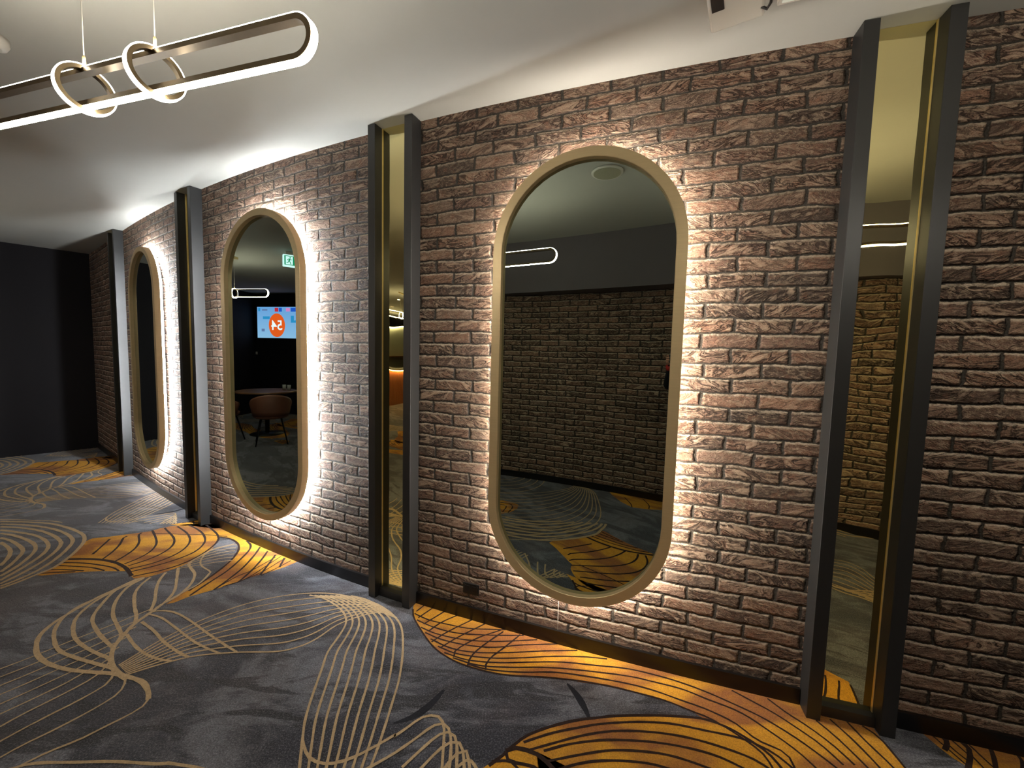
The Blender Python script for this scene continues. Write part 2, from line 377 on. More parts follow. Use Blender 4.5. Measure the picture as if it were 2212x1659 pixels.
# ------------------------------------------------------------------ carpet (one mesh)
CARPET = '{"tan":[[0.022,[[-4.147,3.149],[-3.946,3.153],[-3.719,3.134],[-3.517,3.074],[-3.372,3.015],[-3.269,2.962],[-3.193,2.903],[-3.123,2.827],[-3.046,2.706],[-2.992,2.594],[-2.962,2.5],[-2.975,2.41],[-2.988,2.326],[-3.01,2.264]]],[0.022,[[-4.089,3.104],[-3.882,3.1],[-3.626,3.053],[-3.419,2.975],[-3.283,2.898],[-3.21,2.835],[-3.141,2.738],[-3.083,2.634],[-3.038,2.527],[-3.019,2.437],[-3.02,2.352],[-3.036,2.285]]],[0.022,[[-4.029,3.058],[-3.851,3.048],[-3.65,3.007],[-3.458,2.931],[-3.315,2.85],[-3.25,2.794],[-3.188,2.711],[-3.134,2.609],[-3.1,2.514],[-3.077,2.415],[-3.068,2.31]]],[0.022,[[-3.96,3.004],[-3.795,2.976],[-3.618,2.936],[-3.469,2.875],[-3.35,2.802],[-3.284,2.743],[-3.224,2.662],[-3.183,2.574],[-3.146,2.471],[-3.112,2.343]]],[0.022,[[-3.887,2.947],[-3.764,2.925],[-3.612,2.874],[-3.478,2.815],[-3.386,2.756],[-3.319,2.692],[-3.258,2.603],[-3.21,2.514],[-3.182,2.439],[-3.168,2.387]]],[0.022,[[-3.801,2.88],[-3.68,2.844],[-3.539,2.779],[-3.438,2.722],[-3.379,2.672],[-3.315,2.589],[-3.261,2.506],[-3.226,2.433]]],[0.022,[[-3.71,2.809],[-3.63,2.775],[-3.535,2.724],[-3.463,2.673],[-3.386,2.597],[-3.318,2.504]]],[0.019,[[-2.297,2.41],[-2.325,2.381],[-2.35,2.269],[-2.366,2.2],[-2.373,2.086],[-2.368,1.984],[-2.331,1.891],[-2.259,1.816],[-2.183,1.76],[-2.08,1.715],[-1.959,1.686],[-1.847,1.676],[-1.738,1.67],[-1.644,1.651],[-1.573,1.629],[-1.508,1.584],[-1.472,1.545]]],[0.009,[[-1.472,1.545],[-1.466,1.508],[-1.49,1.467],[-1.53,1.418],[-1.567,1.371],[-1.622,1.327],[-1.664,1.279],[-1.679,1.259]]],[0.016,[[-2.302,2.377],[-2.325,2.327],[-2.356,2.222],[-2.385,2.125],[-2.366,2.029],[-2.305,1.934],[-2.207,1.848],[-2.114,1.791],[-1.99,1.752],[-1.868,1.722],[-1.793,1.704],[-1.717,1.674],[-1.662,1.644]]],[0.009,[[-1.662,1.644],[-1.632,1.603],[-1.622,1.563],[-1.638,1.514],[-1.665,1.462],[-1.705,1.399],[-1.746,1.345],[-1.77,1.299]]],[0.016,[[-2.305,2.365],[-2.335,2.268],[-2.345,2.179],[-2.329,2.098],[-2.288,2.014],[-2.206,1.929],[-2.121,1.867],[-2.016,1.816],[-1.909,1.776],[-1.851,1.757],[-1.791,1.718],[-1.741,1.673]]],[0.009,[[-1.741,1.673],[-1.717,1.624],[-1.724,1.583],[-1.753,1.521],[-1.785,1.469],[-1.82,1.405],[-1.843,1.356]]],[0.016,[[-2.288,2.413],[-2.315,2.371],[-2.336,2.289],[-2.294,2.169],[-2.213,2.03],[-2.088,1.933],[-1.985,1.871],[-1.907,1.828]]],[0.009,[[-1.907,1.828],[-1.839,1.757],[-1.81,1.691],[-1.808,1.64],[-1.835,1.574],[-1.865,1.518],[-1.894,1.466],[-1.915,1.412]]],[0.016,[[-2.255,2.417],[-2.238,2.333],[-2.192,2.247],[-2.09,2.137],[-1.999,2.052],[-1.954,1.994]]],[0.016,[[-2.285,2.402],[-2.297,2.321],[-2.261,2.225],[-2.205,2.138],[-2.131,2.057],[-2.042,1.987],[-1.954,1.921],[-1.919,1.874],[-1.892,1.813]]],[0.016,[[-2.208,2.475],[-2.178,2.399],[-2.119,2.308],[-2.016,2.18],[-1.964,2.096]]],[0.016,[[-2.177,2.534],[-2.069,2.393],[-1.99,2.284],[-1.956,2.192],[-1.951,2.105],[-1.956,2.064]]],[0.01,[[-2.045,2.875],[-2.099,2.83],[-2.143,2.784],[-2.131,2.688],[-2.083,2.6],[-2.022,2.548],[-1.938,2.498],[-1.918,2.454],[-1.904,2.358],[-1.928,2.272]]],[0.016,[[-2.159,2.647],[-2.148,2.584],[-2.077,2.521],[-2.009,2.461],[-1.95,2.356],[-1.931,2.248],[-1.947,2.174]]],[0.02,[[-1.953,2.158],[-1.95,2.083],[-1.954,1.994],[-1.927,1.906],[-1.896,1.828],[-1.845,1.764],[-1.778,1.705],[-1.711,1.668],[-1.658,1.645]]],[0.01,[[-1.931,2.487],[-1.904,2.358],[-1.928,2.272],[-1.95,2.178],[-1.944,2.097]]],[0.011,[[-1.959,2.085],[-1.905,2.102],[-1.814,2.086],[-1.683,2.024],[-1.521,1.933],[-1.378,1.857],[-1.292,1.814]]],[0.011,[[-1.946,2.071],[-1.851,2.041],[-1.716,1.969],[-1.545,1.875],[-1.427,1.825],[-1.368,1.805]]],[0.013,[[-1.931,2.009],[-1.806,1.943],[-1.698,1.873],[-1.575,1.809],[-1.493,1.775]]],[0.013,[[-1.918,1.914],[-1.806,1.839],[-1.711,1.79],[-1.612,1.757],[-1.553,1.751]]],[0.011,[[-0.756,1.396],[-0.724,1.353],[-0.693,1.325],[-0.653,1.309],[-0.603,1.307],[-0.542,1.328],[-0.474,1.372],[-0.404,1.426],[-0.417,1.41],[-0.375,1.449],[-0.335,1.489],[-0.296,1.504],[-0.26,1.498],[-0.239,1.471],[-0.228,1.432],[-0.22,1.362],[-0.212,1.288]]],[0.011,[[-0.5,1.274],[-0.419,1.331],[-0.398,1.346],[-0.335,1.403],[-0.285,1.452],[-0.255,1.468],[-0.23,1.467],[-0.209,1.441],[-0.196,1.395],[-0.19,1.347],[-0.188,1.288]]],[0.011,[[-0.354,1.299],[-0.305,1.36],[-0.257,1.414],[-0.228,1.432],[-0.199,1.432],[-0.179,1.407],[-0.169,1.363],[-0.161,1.289]]],[0.011,[[-0.295,1.286],[-0.245,1.354],[-0.212,1.386],[-0.182,1.399],[-0.157,1.387],[-0.145,1.356],[-0.133,1.29]]],[0.011,[[-0.21,1.288],[-0.181,1.34],[-0.15,1.364],[-0.13,1.356],[-0.113,1.29]]],[0.011,[[-0.161,1.303],[-0.13,1.33],[-0.111,1.326],[-0.089,1.298]]],[0.011,[[-1.713,1.255],[-1.67,1.267],[-1.63,1.283],[-1.478,1.29],[-1.364,1.295],[-1.199,1.29],[-1.196,1.296],[-1.131,1.29],[-1.064,1.282],[-0.992,1.266]]]],"fam":[[6,0.008,[[[-2.159,2.647],[-2.139,2.77],[-2.037,2.863],[-2.014,2.861]],[[-2.174,2.523],[-2.071,2.57],[-1.977,2.618],[-1.895,2.641]]]],[6,0.008,[[[-2.259,1.68],[-2.201,1.759],[-2.137,1.866],[-2.054,1.986],[-1.976,2.111]],[[-1.981,1.463],[-1.935,1.538],[-1.888,1.622],[-1.875,1.674],[-1.85,1.729],[-1.844,1.757]]]],[9,0.009,[[[-1.765,1.718],[-1.714,1.885],[-1.63,2.035],[-1.504,2.168],[-1.355,2.25],[-1.206,2.29],[-1.07,2.296],[-0.92,2.268],[-0.765,2.214],[-0.655,2.14]],[[-1.677,1.668],[-1.58,1.732],[-1.463,1.785],[-1.285,1.813],[-1.104,1.824],[-1.012,1.862],[-0.956,1.92],[-0.897,2.026],[-0.791,2.105],[-0.705,2.133],[-0.601,2.088]]]],[9,0.01,[[[-1.177,2.274],[-1.082,2.248],[-0.97,2.179],[-0.891,2.101],[-0.857,2.027],[-0.855,1.931],[-0.861,1.829],[-0.841,1.73],[-0.82,1.623],[-0.802,1.538],[-0.781,1.461],[-0.744,1.37],[-0.701,1.269]],[[-0.932,2.279],[-0.823,2.244],[-0.679,2.154],[-0.568,2.038],[-0.508,1.871],[-0.474,1.695],[-0.467,1.575],[-0.462,1.399],[-0.465,1.275]]]]],"gold":[[[-2.975,2.41],[-2.962,2.5],[-2.992,2.594],[-3.046,2.706],[-3.138,2.852],[-3.139,2.906],[-3.046,2.939],[-2.916,3.003],[-2.826,3.046],[-2.798,3.1],[-2.749,3.142],[-2.701,3.169],[-2.64,3.191],[-2.533,3.207],[-2.537,3.264],[-1.946,2.977],[-1.446,2.669],[-1.457,2.639],[-1.495,2.578],[-1.554,2.516],[-1.618,2.467],[-1.687,2.388],[-1.774,2.303],[-1.862,2.232],[-1.899,2.176],[-1.932,2.157],[-1.925,2.267],[-1.893,2.343],[-1.892,2.444],[-1.902,2.559],[-1.917,2.672],[-1.951,2.78],[-1.983,2.836],[-2.037,2.894],[-2.128,2.951],[-2.229,2.978],[-2.198,2.916],[-2.157,2.812],[-2.141,2.701],[-2.158,2.596],[-2.192,2.522],[-2.234,2.462],[-2.279,2.416],[-2.345,2.402],[-2.395,2.433],[-2.442,2.476],[-2.454,2.483],[-2.525,2.477],[-2.63,2.474],[-2.723,2.46],[-2.85,2.43],[-2.93,2.407]],[[-0.532,2.167],[-0.538,2.215],[-0.514,2.287],[0.078,2.065],[0.587,1.853],[0.896,1.789],[1.334,1.642],[1.444,1.535],[1.496,1.531],[1.476,1.462],[1.467,1.39],[1.46,1.342],[1.455,1.31],[1.164,1.222],[0.812,1.231],[0.607,1.236],[0.257,1.229],[0.099,1.26],[-0.121,1.279],[-0.068,1.306],[-0.013,1.344],[0.025,1.376],[0.086,1.425],[0.17,1.462],[0.279,1.495],[0.411,1.516],[0.446,1.521],[0.589,1.528],[0.73,1.526],[0.82,1.517],[0.787,1.548],[0.688,1.601],[0.576,1.638],[0.458,1.671],[0.333,1.689],[0.31,1.698],[0.167,1.711],[0.023,1.716],[-0.1,1.739],[-0.228,1.786],[-0.326,1.85],[-0.392,1.92],[-0.473,2.036],[-0.514,2.104]],[[1.665,1.471],[1.67,1.512],[2.013,1.424],[1.948,1.359],[1.84,1.305],[1.725,1.32],[1.701,1.349],[1.68,1.38],[1.671,1.416]]],"dark":[[0.014,[[-2.895,2.677],[-2.939,2.772],[-3.003,2.905]]],[0.014,[[-2.76,2.606],[-2.793,2.71],[-2.848,2.821],[-2.921,2.925],[-2.923,2.957]]],[0.014,[[-2.655,2.573],[-2.659,2.662],[-2.688,2.771],[-2.751,2.871],[-2.853,2.977],[-2.869,3.018]]],[0.014,[[-2.564,2.565],[-2.539,2.642],[-2.545,2.736],[-2.592,2.834],[-2.67,2.922],[-2.79,3.031],[-2.824,3.06]]],[0.014,[[-2.517,2.543],[-2.466,2.62],[-2.443,2.713],[-2.459,2.812],[-2.512,2.899],[-2.591,2.975],[-2.739,3.086],[-2.769,3.111]]],[0.014,[[-2.471,2.509],[-2.397,2.573],[-2.346,2.664],[-2.339,2.76],[-2.372,2.861],[-2.438,2.951],[-2.544,3.044],[-2.694,3.142]]],[0.014,[[-2.433,2.476],[-2.345,2.551],[-2.282,2.629],[-2.24,2.723],[-2.249,2.822],[-2.301,2.926],[-2.407,3.035],[-2.524,3.116],[-2.626,3.173]]],[0.014,[[-2.37,2.423],[-2.264,2.495],[-2.2,2.57],[-2.166,2.673],[-2.167,2.797],[-2.198,2.916],[-2.267,3.009],[-2.385,3.106],[-2.489,3.181]]],[0.014,[[-1.864,2.241],[-1.854,2.37],[-1.838,2.515],[-1.855,2.688],[-1.879,2.798],[-1.919,2.869],[-1.987,2.927]]],[0.014,[[-1.768,2.303],[-1.761,2.406],[-1.763,2.554],[-1.793,2.718],[-1.827,2.837]]],[0.014,[[-1.679,2.394],[-1.685,2.522],[-1.708,2.669],[-1.738,2.783]]],[0.014,[[-1.597,2.474],[-1.624,2.609],[-1.651,2.732]]],[0.014,[[-1.529,2.571],[-1.565,2.696]]],[0.014,[[-2.232,2.981],[-2.131,2.954],[-2.037,2.894],[-1.983,2.836],[-1.942,2.766],[-1.908,2.659],[-1.894,2.548],[-1.894,2.422],[-1.907,2.287]]],[0.008,[[-1.742,2.339],[-1.657,2.432],[-1.619,2.622],[-1.6,2.714]]],[0.008,[[-1.686,2.386],[-1.609,2.502],[-1.569,2.65],[-1.556,2.696]]],[0.008,[[-1.768,2.318],[-1.731,2.451],[-1.685,2.522],[-1.632,2.699]]],[0.008,[[-1.588,2.469],[-1.544,2.552],[-1.501,2.66]]],[0.008,[[-2.783,3.014],[-2.565,3.006],[-2.381,3.011],[-2.178,2.989]]],[0.022,[[-2.993,2.605],[-2.89,2.615],[-2.77,2.61],[-2.663,2.588],[-2.568,2.549],[-2.483,2.501],[-2.384,2.427]]],[0.011,[[-2.978,2.562],[-2.834,2.563],[-2.701,2.543],[-2.592,2.517],[-2.516,2.48]]],[0.011,[[-2.97,2.525],[-2.843,2.521],[-2.723,2.511],[-2.609,2.48]]],[0.011,[[-2.966,2.479],[-2.852,2.479],[-2.736,2.472]]],[0.011,[[-2.967,2.43],[-2.872,2.449],[-2.775,2.458]]],[0.0085,[[-0.514,2.131],[-0.426,2.081],[-0.322,2.05],[-0.205,2.021],[-0.092,2.017],[-0.002,2.016]]],[0.0085,[[-0.489,2.078],[-0.386,2.023],[-0.256,1.983],[-0.089,1.973],[0.093,1.977]]],[0.0085,[[-0.453,2.02],[-0.365,1.975],[-0.222,1.937],[-0.06,1.928],[0.163,1.948]]],[0.0085,[[-0.422,1.981],[-0.33,1.934],[-0.191,1.897],[-0.058,1.887],[0.075,1.907],[0.263,1.922]]],[0.0085,[[-0.385,1.936],[-0.267,1.873],[-0.134,1.85],[0.022,1.855],[0.179,1.87],[0.359,1.881]]],[0.0085,[[-0.337,1.885],[-0.236,1.839],[-0.08,1.817],[0.073,1.822],[0.228,1.837],[0.383,1.839],[0.494,1.829]]],[0.0085,[[-0.299,1.844],[-0.18,1.801],[-0.028,1.789],[0.123,1.797],[0.275,1.802],[0.424,1.787],[0.565,1.773],[0.664,1.748],[0.78,1.706],[0.885,1.653],[0.978,1.592],[1.062,1.53],[1.129,1.457],[1.172,1.395],[1.216,1.317]]],[0.0085,[[-0.252,1.812],[-0.127,1.77],[0.022,1.762],[0.171,1.767],[0.319,1.759],[0.553,1.73],[0.673,1.699],[0.788,1.662],[0.868,1.617],[0.981,1.554],[1.05,1.474],[1.106,1.393],[1.135,1.319]]],[0.0085,[[-0.177,1.775],[-0.076,1.746],[0.071,1.735],[0.218,1.74],[0.362,1.723],[0.541,1.688],[0.657,1.652],[0.762,1.603],[0.843,1.566],[0.93,1.506],[0.98,1.435],[1.056,1.383],[1.046,1.309]]],[0.0085,[[-0.532,2.167],[-0.513,2.104],[-0.473,2.036],[-0.392,1.92],[-0.326,1.85],[-0.228,1.786],[-0.1,1.739],[0.023,1.716],[0.167,1.711],[0.31,1.698],[0.458,1.672],[0.576,1.639],[0.688,1.602],[0.787,1.55],[0.844,1.519],[0.92,1.447],[0.968,1.381],[0.971,1.319]]],[0.0085,[[1.007,1.663],[1.063,1.611],[1.124,1.552],[1.173,1.487],[1.215,1.422],[1.24,1.346]]],[0.0085,[[1.141,1.625],[1.176,1.559],[1.224,1.493],[1.262,1.419],[1.282,1.347]]],[0.0085,[[1.276,1.525],[1.3,1.457],[1.314,1.39],[1.324,1.322]]],[0.0085,[[1.338,1.532],[1.357,1.45],[1.365,1.376],[1.367,1.326]]],[0.0085,[[1.4,1.522],[1.405,1.434],[1.414,1.377],[1.418,1.328]]],[0.0085,[[1.448,1.506],[1.472,1.457],[1.467,1.39],[1.458,1.328]]],[0.009,[[-0.509,2.149],[-0.472,2.213]]],[0.009,[[-0.485,2.096],[-0.414,2.196]]],[0.009,[[-0.444,2.046],[-0.342,2.165]]],[0.009,[[-0.405,1.993],[-0.353,2.062],[-0.265,2.131]]],[0.009,[[-0.375,1.913],[-0.312,1.985],[-0.189,2.089]]],[0.009,[[-0.32,1.879],[-0.251,1.948],[-0.112,2.062]]],[0.009,[[-0.248,1.818],[-0.24,1.867],[-0.142,1.952],[-0.013,2.02]]],[0.009,[[-0.176,1.768],[-0.163,1.828],[-0.111,1.9],[-0.013,2.003]]],[0.009,[[-0.09,1.743],[-0.088,1.784],[-0.06,1.831],[-0.005,1.889],[0.076,1.983]]],[0.012,[[-0.049,1.313],[0.006,1.356],[0.025,1.376],[0.086,1.426],[0.17,1.463],[0.279,1.496],[0.411,1.517],[0.446,1.522],[0.59,1.529],[0.73,1.527],[0.82,1.517],[0.894,1.482],[0.94,1.443],[0.99,1.382],[1.007,1.312]]],[0.01,[[0.077,1.402],[0.189,1.442],[0.317,1.472],[0.391,1.486],[0.533,1.498],[0.67,1.494],[0.796,1.468],[0.897,1.446],[0.952,1.425],[1.012,1.382],[1.052,1.317]]],[0.01,[[0.088,1.37],[0.185,1.4],[0.311,1.436],[0.429,1.456],[0.565,1.457],[0.694,1.441],[0.81,1.408],[0.915,1.363],[0.968,1.315]]],[0.01,[[0.151,1.371],[0.244,1.398],[0.347,1.415],[0.421,1.42],[0.552,1.417],[0.676,1.4],[0.79,1.368],[0.885,1.313]]],[0.01,[[0.159,1.333],[0.298,1.363],[0.41,1.38],[0.538,1.377],[0.638,1.36],[0.763,1.314]]],[0.01,[[0.175,1.3],[0.293,1.332],[0.401,1.342],[0.524,1.335],[0.618,1.311]]],[0.016,[[0.01,1.368],[0.045,1.38],[0.096,1.37],[0.141,1.348],[0.183,1.304]]],[0.012,[[0.01,1.368],[0.018,1.337],[0.056,1.323],[0.101,1.317],[0.137,1.296]]],[0.01,[[-0.039,1.328],[0.026,1.33],[0.063,1.294]]],[0.016,[[1.745,1.469],[1.711,1.433],[1.679,1.412]]],[0.016,[[1.791,1.457],[1.78,1.418],[1.735,1.377],[1.667,1.326]]],[0.016,[[1.871,1.429],[1.837,1.387],[1.764,1.317]]],[0.007,[[1.694,1.476],[1.697,1.425],[1.701,1.349]]],[0.007,[[1.724,1.473],[1.717,1.417],[1.724,1.373]]],[0.007,[[1.752,1.46],[1.752,1.397]]],[0.007,[[1.8,1.436],[1.794,1.378],[1.792,1.34]]],[0.007,[[1.778,1.461],[1.776,1.418]]],[0.007,[[1.761,1.401],[1.755,1.362],[1.745,1.321]]],[0.012,[[1.945,1.406],[1.934,1.382],[1.888,1.342],[1.828,1.305]]]],"stroke":[[0.03,[[-0.434,1.466],[-0.359,1.5],[-0.306,1.555],[-0.262,1.63]]],[0.03,[[0.279,1.679],[0.309,1.63],[0.334,1.563],[0.346,1.51]]]]}'
CARPET_EXTRA = '{"gold":[[[-1.413,0.686],[-1.36,0.629],[-1.263,0.598],[-1.173,0.607],[-1.117,0.688],[-1.106,0.785],[-1.124,0.867],[-1.165,0.926]],[[-0.77,-0.414],[-0.685,-0.331],[-0.518,-0.219],[-0.375,-0.166],[-0.247,-0.229],[-0.08,-0.369],[-0.171,-0.595]]],"dark":[[0.012,[[-1.339,0.757],[-1.285,0.716],[-1.227,0.722],[-1.159,0.842]]],[0.012,[[-1.356,0.698],[-1.256,0.649],[-1.173,0.693],[-1.113,0.818]]],[0.01,[[-0.561,-0.365],[-0.434,-0.25],[-0.375,-0.166]]],[0.01,[[-0.407,-0.467],[-0.287,-0.348],[-0.242,-0.251]]]],"fam":[[13,0.01,[[[-0.816,1.264],[-0.6,1.068],[-0.457,0.855],[-0.406,0.622],[-0.418,0.422],[-0.479,0.244],[-0.627,0.018],[-0.852,-0.252],[-1.021,-0.348],[-1.099,-0.436]],[[-1.572,0.532],[-1.399,0.385],[-1.251,0.183],[-1.161,-0.022],[-1.126,-0.172],[-1.136,-0.275],[-1.171,-0.356]]]],[5,0.012,[[[-1.572,0.532],[-1.41,0.3],[-1.385,0.074],[-1.437,-0.103],[-1.505,-0.195],[-1.606,-0.305]],[[-1.907,0.207],[-1.79,0.095],[-1.777,-0.024],[-1.8,-0.089],[-1.835,-0.142]]]]]}'
PAT = json.loads(CARPET)
EXTRA = json.loads(CARPET_EXTRA)
FV, FF, FM_ = [], [], []
_z = [0]
def addpoly(vs, faces, m):
    b = len(FV); FV.extend(vs); FF.extend([tuple(b+i for i in f) for f in faces]); FM_.extend([m]*len(faces))
def catmull(P, k=7):
    if len(P) < 3: k = 12
    P = [Vector(p) for p in P]; Q = [P[0]*2-P[1]]+P+[P[-1]*2-P[-2]]; out = []
    for i in range(1, len(Q)-2):
        a, b, c, d = Q[i-1:i+3]
        for j in range(k):
            t = j/k; out.append(.5*((2*b)+(c-a)*t+(2*a-5*b+4*c-d)*t*t+(3*b-a-3*c+d)*t**3))
    out.append(P[-1]); return out
def resample(P, n):
    L = [0]
    for i in range(len(P)-1): L.append(L[-1]+(P[i+1]-P[i]).length)
    out = []; j = 0
    for k in range(n):
        t = L[-1]*k/(n-1)
        while j < len(L)-2 and L[j+1] < t: j += 1
        f = (t-L[j])/max(1e-9, L[j+1]-L[j]); out.append(P[j].lerp(P[j+1], min(1, f)))
    return out
def ribbon(P, wd, m, z0, off, taper=False):
    L = sum((P[i+1]-P[i]).length for i in range(len(P)-1)); P = resample(P, max(6, int(L/.03)))
    _z[0] += 1; z = z0+(_z[0] % 40)*8e-6; vs = []; n = len(P)
    for i, p in enumerate(P):
        t = (P[min(i+1, n-1)]-P[max(i-1, 0)])
        if t.length < 1e-9: t = Vector((1, 0))
        t.normalize(); nn = Vector((-t.y, t.x)); a = wd*.5*(1+random.uniform(-.14, .14))*(math.sin(math.pi*min(1, (i+.3)/n))**.7 if taper else 1)
        vs += [(p.x+nn.x*a+off[0], p.y+nn.y*a+off[1], z), (p.x-nn.x*a+off[0], p.y-nn.y*a+off[1], z)]
    addpoly(vs, [(2*i, 2*i+1, 2*i+3, 2*i+2) for i in range(n-1)], m)
addpoly([(-12.2, -6.3, 0), (3.6, -6.3, 0), (3.6, 6.6, 0), (-12.2, 6.6, 0)], [(0, 1, 2, 3)], 0)
RV = (-2.66, 1.895)
def lay(off, parts):
    if 'gold' in parts:
        for g in PAT['gold']:
            P = [Vector((x+off[0], y+off[1], .0008)) for x, y in g]
            tri = tessellate_polygon([P])
            fs = []
            for t in tri:
                a, b, c = (P[i] for i in t)
                fs.append(t if (b-a).cross(c-a).z > 0 else t[::-1])
            addpoly([tuple(p) for p in P], fs, 1)
        for wd, P in PAT['dark']: ribbon(catmull(P), wd, 3, .0013, off)
    for wd, P in PAT['stroke']: ribbon(catmull(P), wd, 4, .0004, off, True)
    for wd, P in PAT['tan']: ribbon(catmull(P), wd, 2, .0019, off)
    for cnt, wd, C in PAT['fam']:
        R_ = [resample(catmull(q), 60) for q in C]
        for i in range(cnt):
            f = i/(cnt-1)*(len(R_)-1); j = min(int(f), len(R_)-2); f -= j
            ribbon([a.lerp(b, f) for a, b in zip(R_[j], R_[j+1])], wd, 2, .0019, off)
RP = (2.13, 2.98)
for k in (-2, -1, 0, 1, 2):
    lay((RV[0]*k, RV[1]*k), 'gold')
    lay((RV[0]*k-RP[0], RV[1]*k-RP[1]), 'gold')
    lay((RV[0]*k-2*RP[0], RV[1]*k-2*RP[1]), 'gold')
for g in EXTRA['gold']: 
    P = [Vector((x, y, .0007)) for x, y in g]; fs = []
    for t in tessellate_polygon([P]):
        a, b, c = (P[i] for i in t); fs.append(t if (b-a).cross(c-a).z > 0 else t[::-1])
    addpoly([tuple(p) for p in P], fs, 1)
for wd, P in EXTRA['dark']: ribbon(catmull(P), wd, 3, .0013, (0, 0))
for cnt, wd, C in EXTRA['fam']:
    R_ = [resample(catmull(q), 60) for q in C]
    for i in range(cnt):
        f = i/(cnt-1); ribbon([a.lerp(b, f) for a, b in zip(*R_)], wd, 2, .0019, (0, 0))
struct(pyobj('floor', FV, FF, ['carpet', 'gold_pile', 'tan_pile', 'dark_pile', 'stroke_pile'], midx=FM_))

# ------------------------------------------------------------------ columns
def make_column(i, label):
    x0 = COLX[i]; c, t, nn = frame_at(x0); s0 = 0.016
    X = t
    root = thing('wall_column', label, 'column', 'black twin post columns with gold mirror strips', c+t*s0, X)
    # local: x along the wall, y = away from the room; room side is -y
    for s in (-1, 1):
        a, b = (-.149, -.099) if s < 0 else (.099, .149)
        box('post', a, b, -.077, .02, 0, H-.0008, 'black', root, .0015)
    o = box('mirror_strip', -.0985, .0985, -.016, -.010, .046, H-.001, 'gold_mirror', root)
    o['label'] = 'gold mirror strip'
    box('sill', -.0985, .0985, -.045, -.002, 0, .045, 'black', root, .001)
    for s in (-1, 1): box('edge_trim', s*.0985-.0015 if s > 0 else -.0985, .0985 if s > 0 else -.097, -.022, -.0161, .046, H-.001, 'brass', root)
    return root
make_column(0, 'nearest black twin post column, far right, with the widest gold mirror strip')
make_column(1, 'black twin post column between the largest mirror and the middle one')
make_column(2, 'black twin post column between the middle mirror and the farthest one')
make_column(3, 'farthest black twin post column, beside the dark corner')

# ------------------------------------------------------------------ pill mirrors
def make_mirror(x0, z0, heading, label, led='halo_cool'):
    c, t0, n0 = frame_at(x0); th = math.radians(heading); t = Vector((math.cos(th), math.sin(th), 0))
    root = thing('wall_mirror', label, 'mirror', 'pill shaped backlit mirrors', c+n0*.082+Vector((0, 0, z0)), t)
    O = lambda i: pill(.44, 1.06, i)
    ring('frame', O, [(0.002, 0), (.043, 0), (.045, .002), (.045, .046), (0, .046), (0, .002)], 'frame', root)
    V = [(x, .027, z) for x, z in O(.0452)]; m = len(V); V += [(x, .032, z) for x, z in O(.0452)]
    Fc = [tuple(range(m)), tuple(range(m, 2*m))[::-1]]+[(k, m+k, m+(k+1) % m, (k+1) % m) for k in range(m)]
    g = pyobj('glass', V, Fc, 'glass', root)
    bm = bmesh.new(); bm.from_mesh(g.data); bmesh.ops.recalc_face_normals(bm, faces=bm.faces); bm.to_mesh(g.data); bm.free()
    g['label'] = 'smoky tinted mirror glass'
    ring('led_tape', O, [(.022, .048), (.027, .048), (.027, .0668), (.022, .0668)], led, root)['label'] = 'glowing white light strip'
    V = [(x, .0465, z) for x, z in O(.029)]; V += [(x, .066, z) for x, z in O(.029)]
    bp = pyobj('back_panel', V, Fc, 'black_plastic', root)
    bm = bmesh.new(); bm.from_mesh(bp.data); bmesh.ops.recalc_face_normals(bm, faces=bm.faces); bm.to_mesh(bp.data); bm.free()
    return root
make_mirror(.327, 1.3285, -21.7, 'largest backlit pill mirror, nearest one, reflecting the opposite brick wall', 'halo_warm')
make_mirror(-1.69, 1.326, -26.9, 'middle backlit pill mirror, reflecting a television and an exit sign')
make_mirror(-3.50, 1.327, -35.5, 'farthest and narrowest looking backlit pill mirror with nearly black glass')

# ------------------------------------------------------------------ pendants
def make_pendant(end, ang, label, length=1.35):
    """end = plan position of the right-hand tip, loop runs away to the left at ang degrees above -x"""
    a = math.radians(ang); t = Vector((-math.cos(a), math.sin(a), 0))
    zc = 2.2125; R = .056; L = length
    root = thing('pendant_lamp', label, 'pendant lamp', 'glowing loop pendants hung from the ceiling', Vector((end[0], end[1], zc))+t*(L/2), -t)
    hl = L/2
    def stad(i, n=20):
        r = R-i; c = hl-R; P = []
        for k in range(n+1): q = -math.pi/2+math.pi*k/n; P.append((c+r*math.cos(q), r*math.sin(q)))
        for k in range(n+1): q = math.pi/2+math.pi*k/n; P.append((-c+r*math.cos(q), r*math.sin(q)))
        return P
    w2 = .0105
    ring('loop_frame', stad, [(.003, -w2), (.017, -w2), (.017, w2), (.003, w2)], 'bronze', root)
    ring('loop_light', stad, [(0, -w2+.001), (.0035, -w2+.001), (.0035, w2-.001), (0, w2-.001)], 'led', root)['label'] = 'glowing outer strip of the loop'
    for sx in (-.145, .145):
        def circ(i, n=40, r0=.067): return [((r0-i)*math.cos(2*math.pi*k/n), (r0-i)*math.sin(2*math.pi*k/n)-.003) for k in range(n)]
        hr = ring('ring_frame', circ, [(.003, -.009), (.014, -.009), (.014, .009), (.003, .009)], 'bronze', root)
        lr = ring('ring_light', circ, [(0, -.008), (.0035, -.008), (.0035, .008), (0, .008)], 'led', hr)
        hr.matrix_basis = Matrix.Translation((sx, 0, 0)) @ Matrix.Rotation(math.radians(76), 4, 'Z')
        tube('cable', [(sx, 0, .07), (sx, 0, H-zc-.03)], .0014, 'cable', root, 6)
        cl = lathe('cable_clip', [(.004, 0), (.004, .022), (.002, .026)], 'brass', root, 10); cl.location = (sx, 0, .066)
    box('canopy', -.19, .19, -.03, .03, H-zc-.03, H-zc-.0005, 'brass', root, .003)
    return root
make_pendant((-.492, 1.011), 15.8, 'glowing loop pendant with two rings, hanging at upper left of the photo')
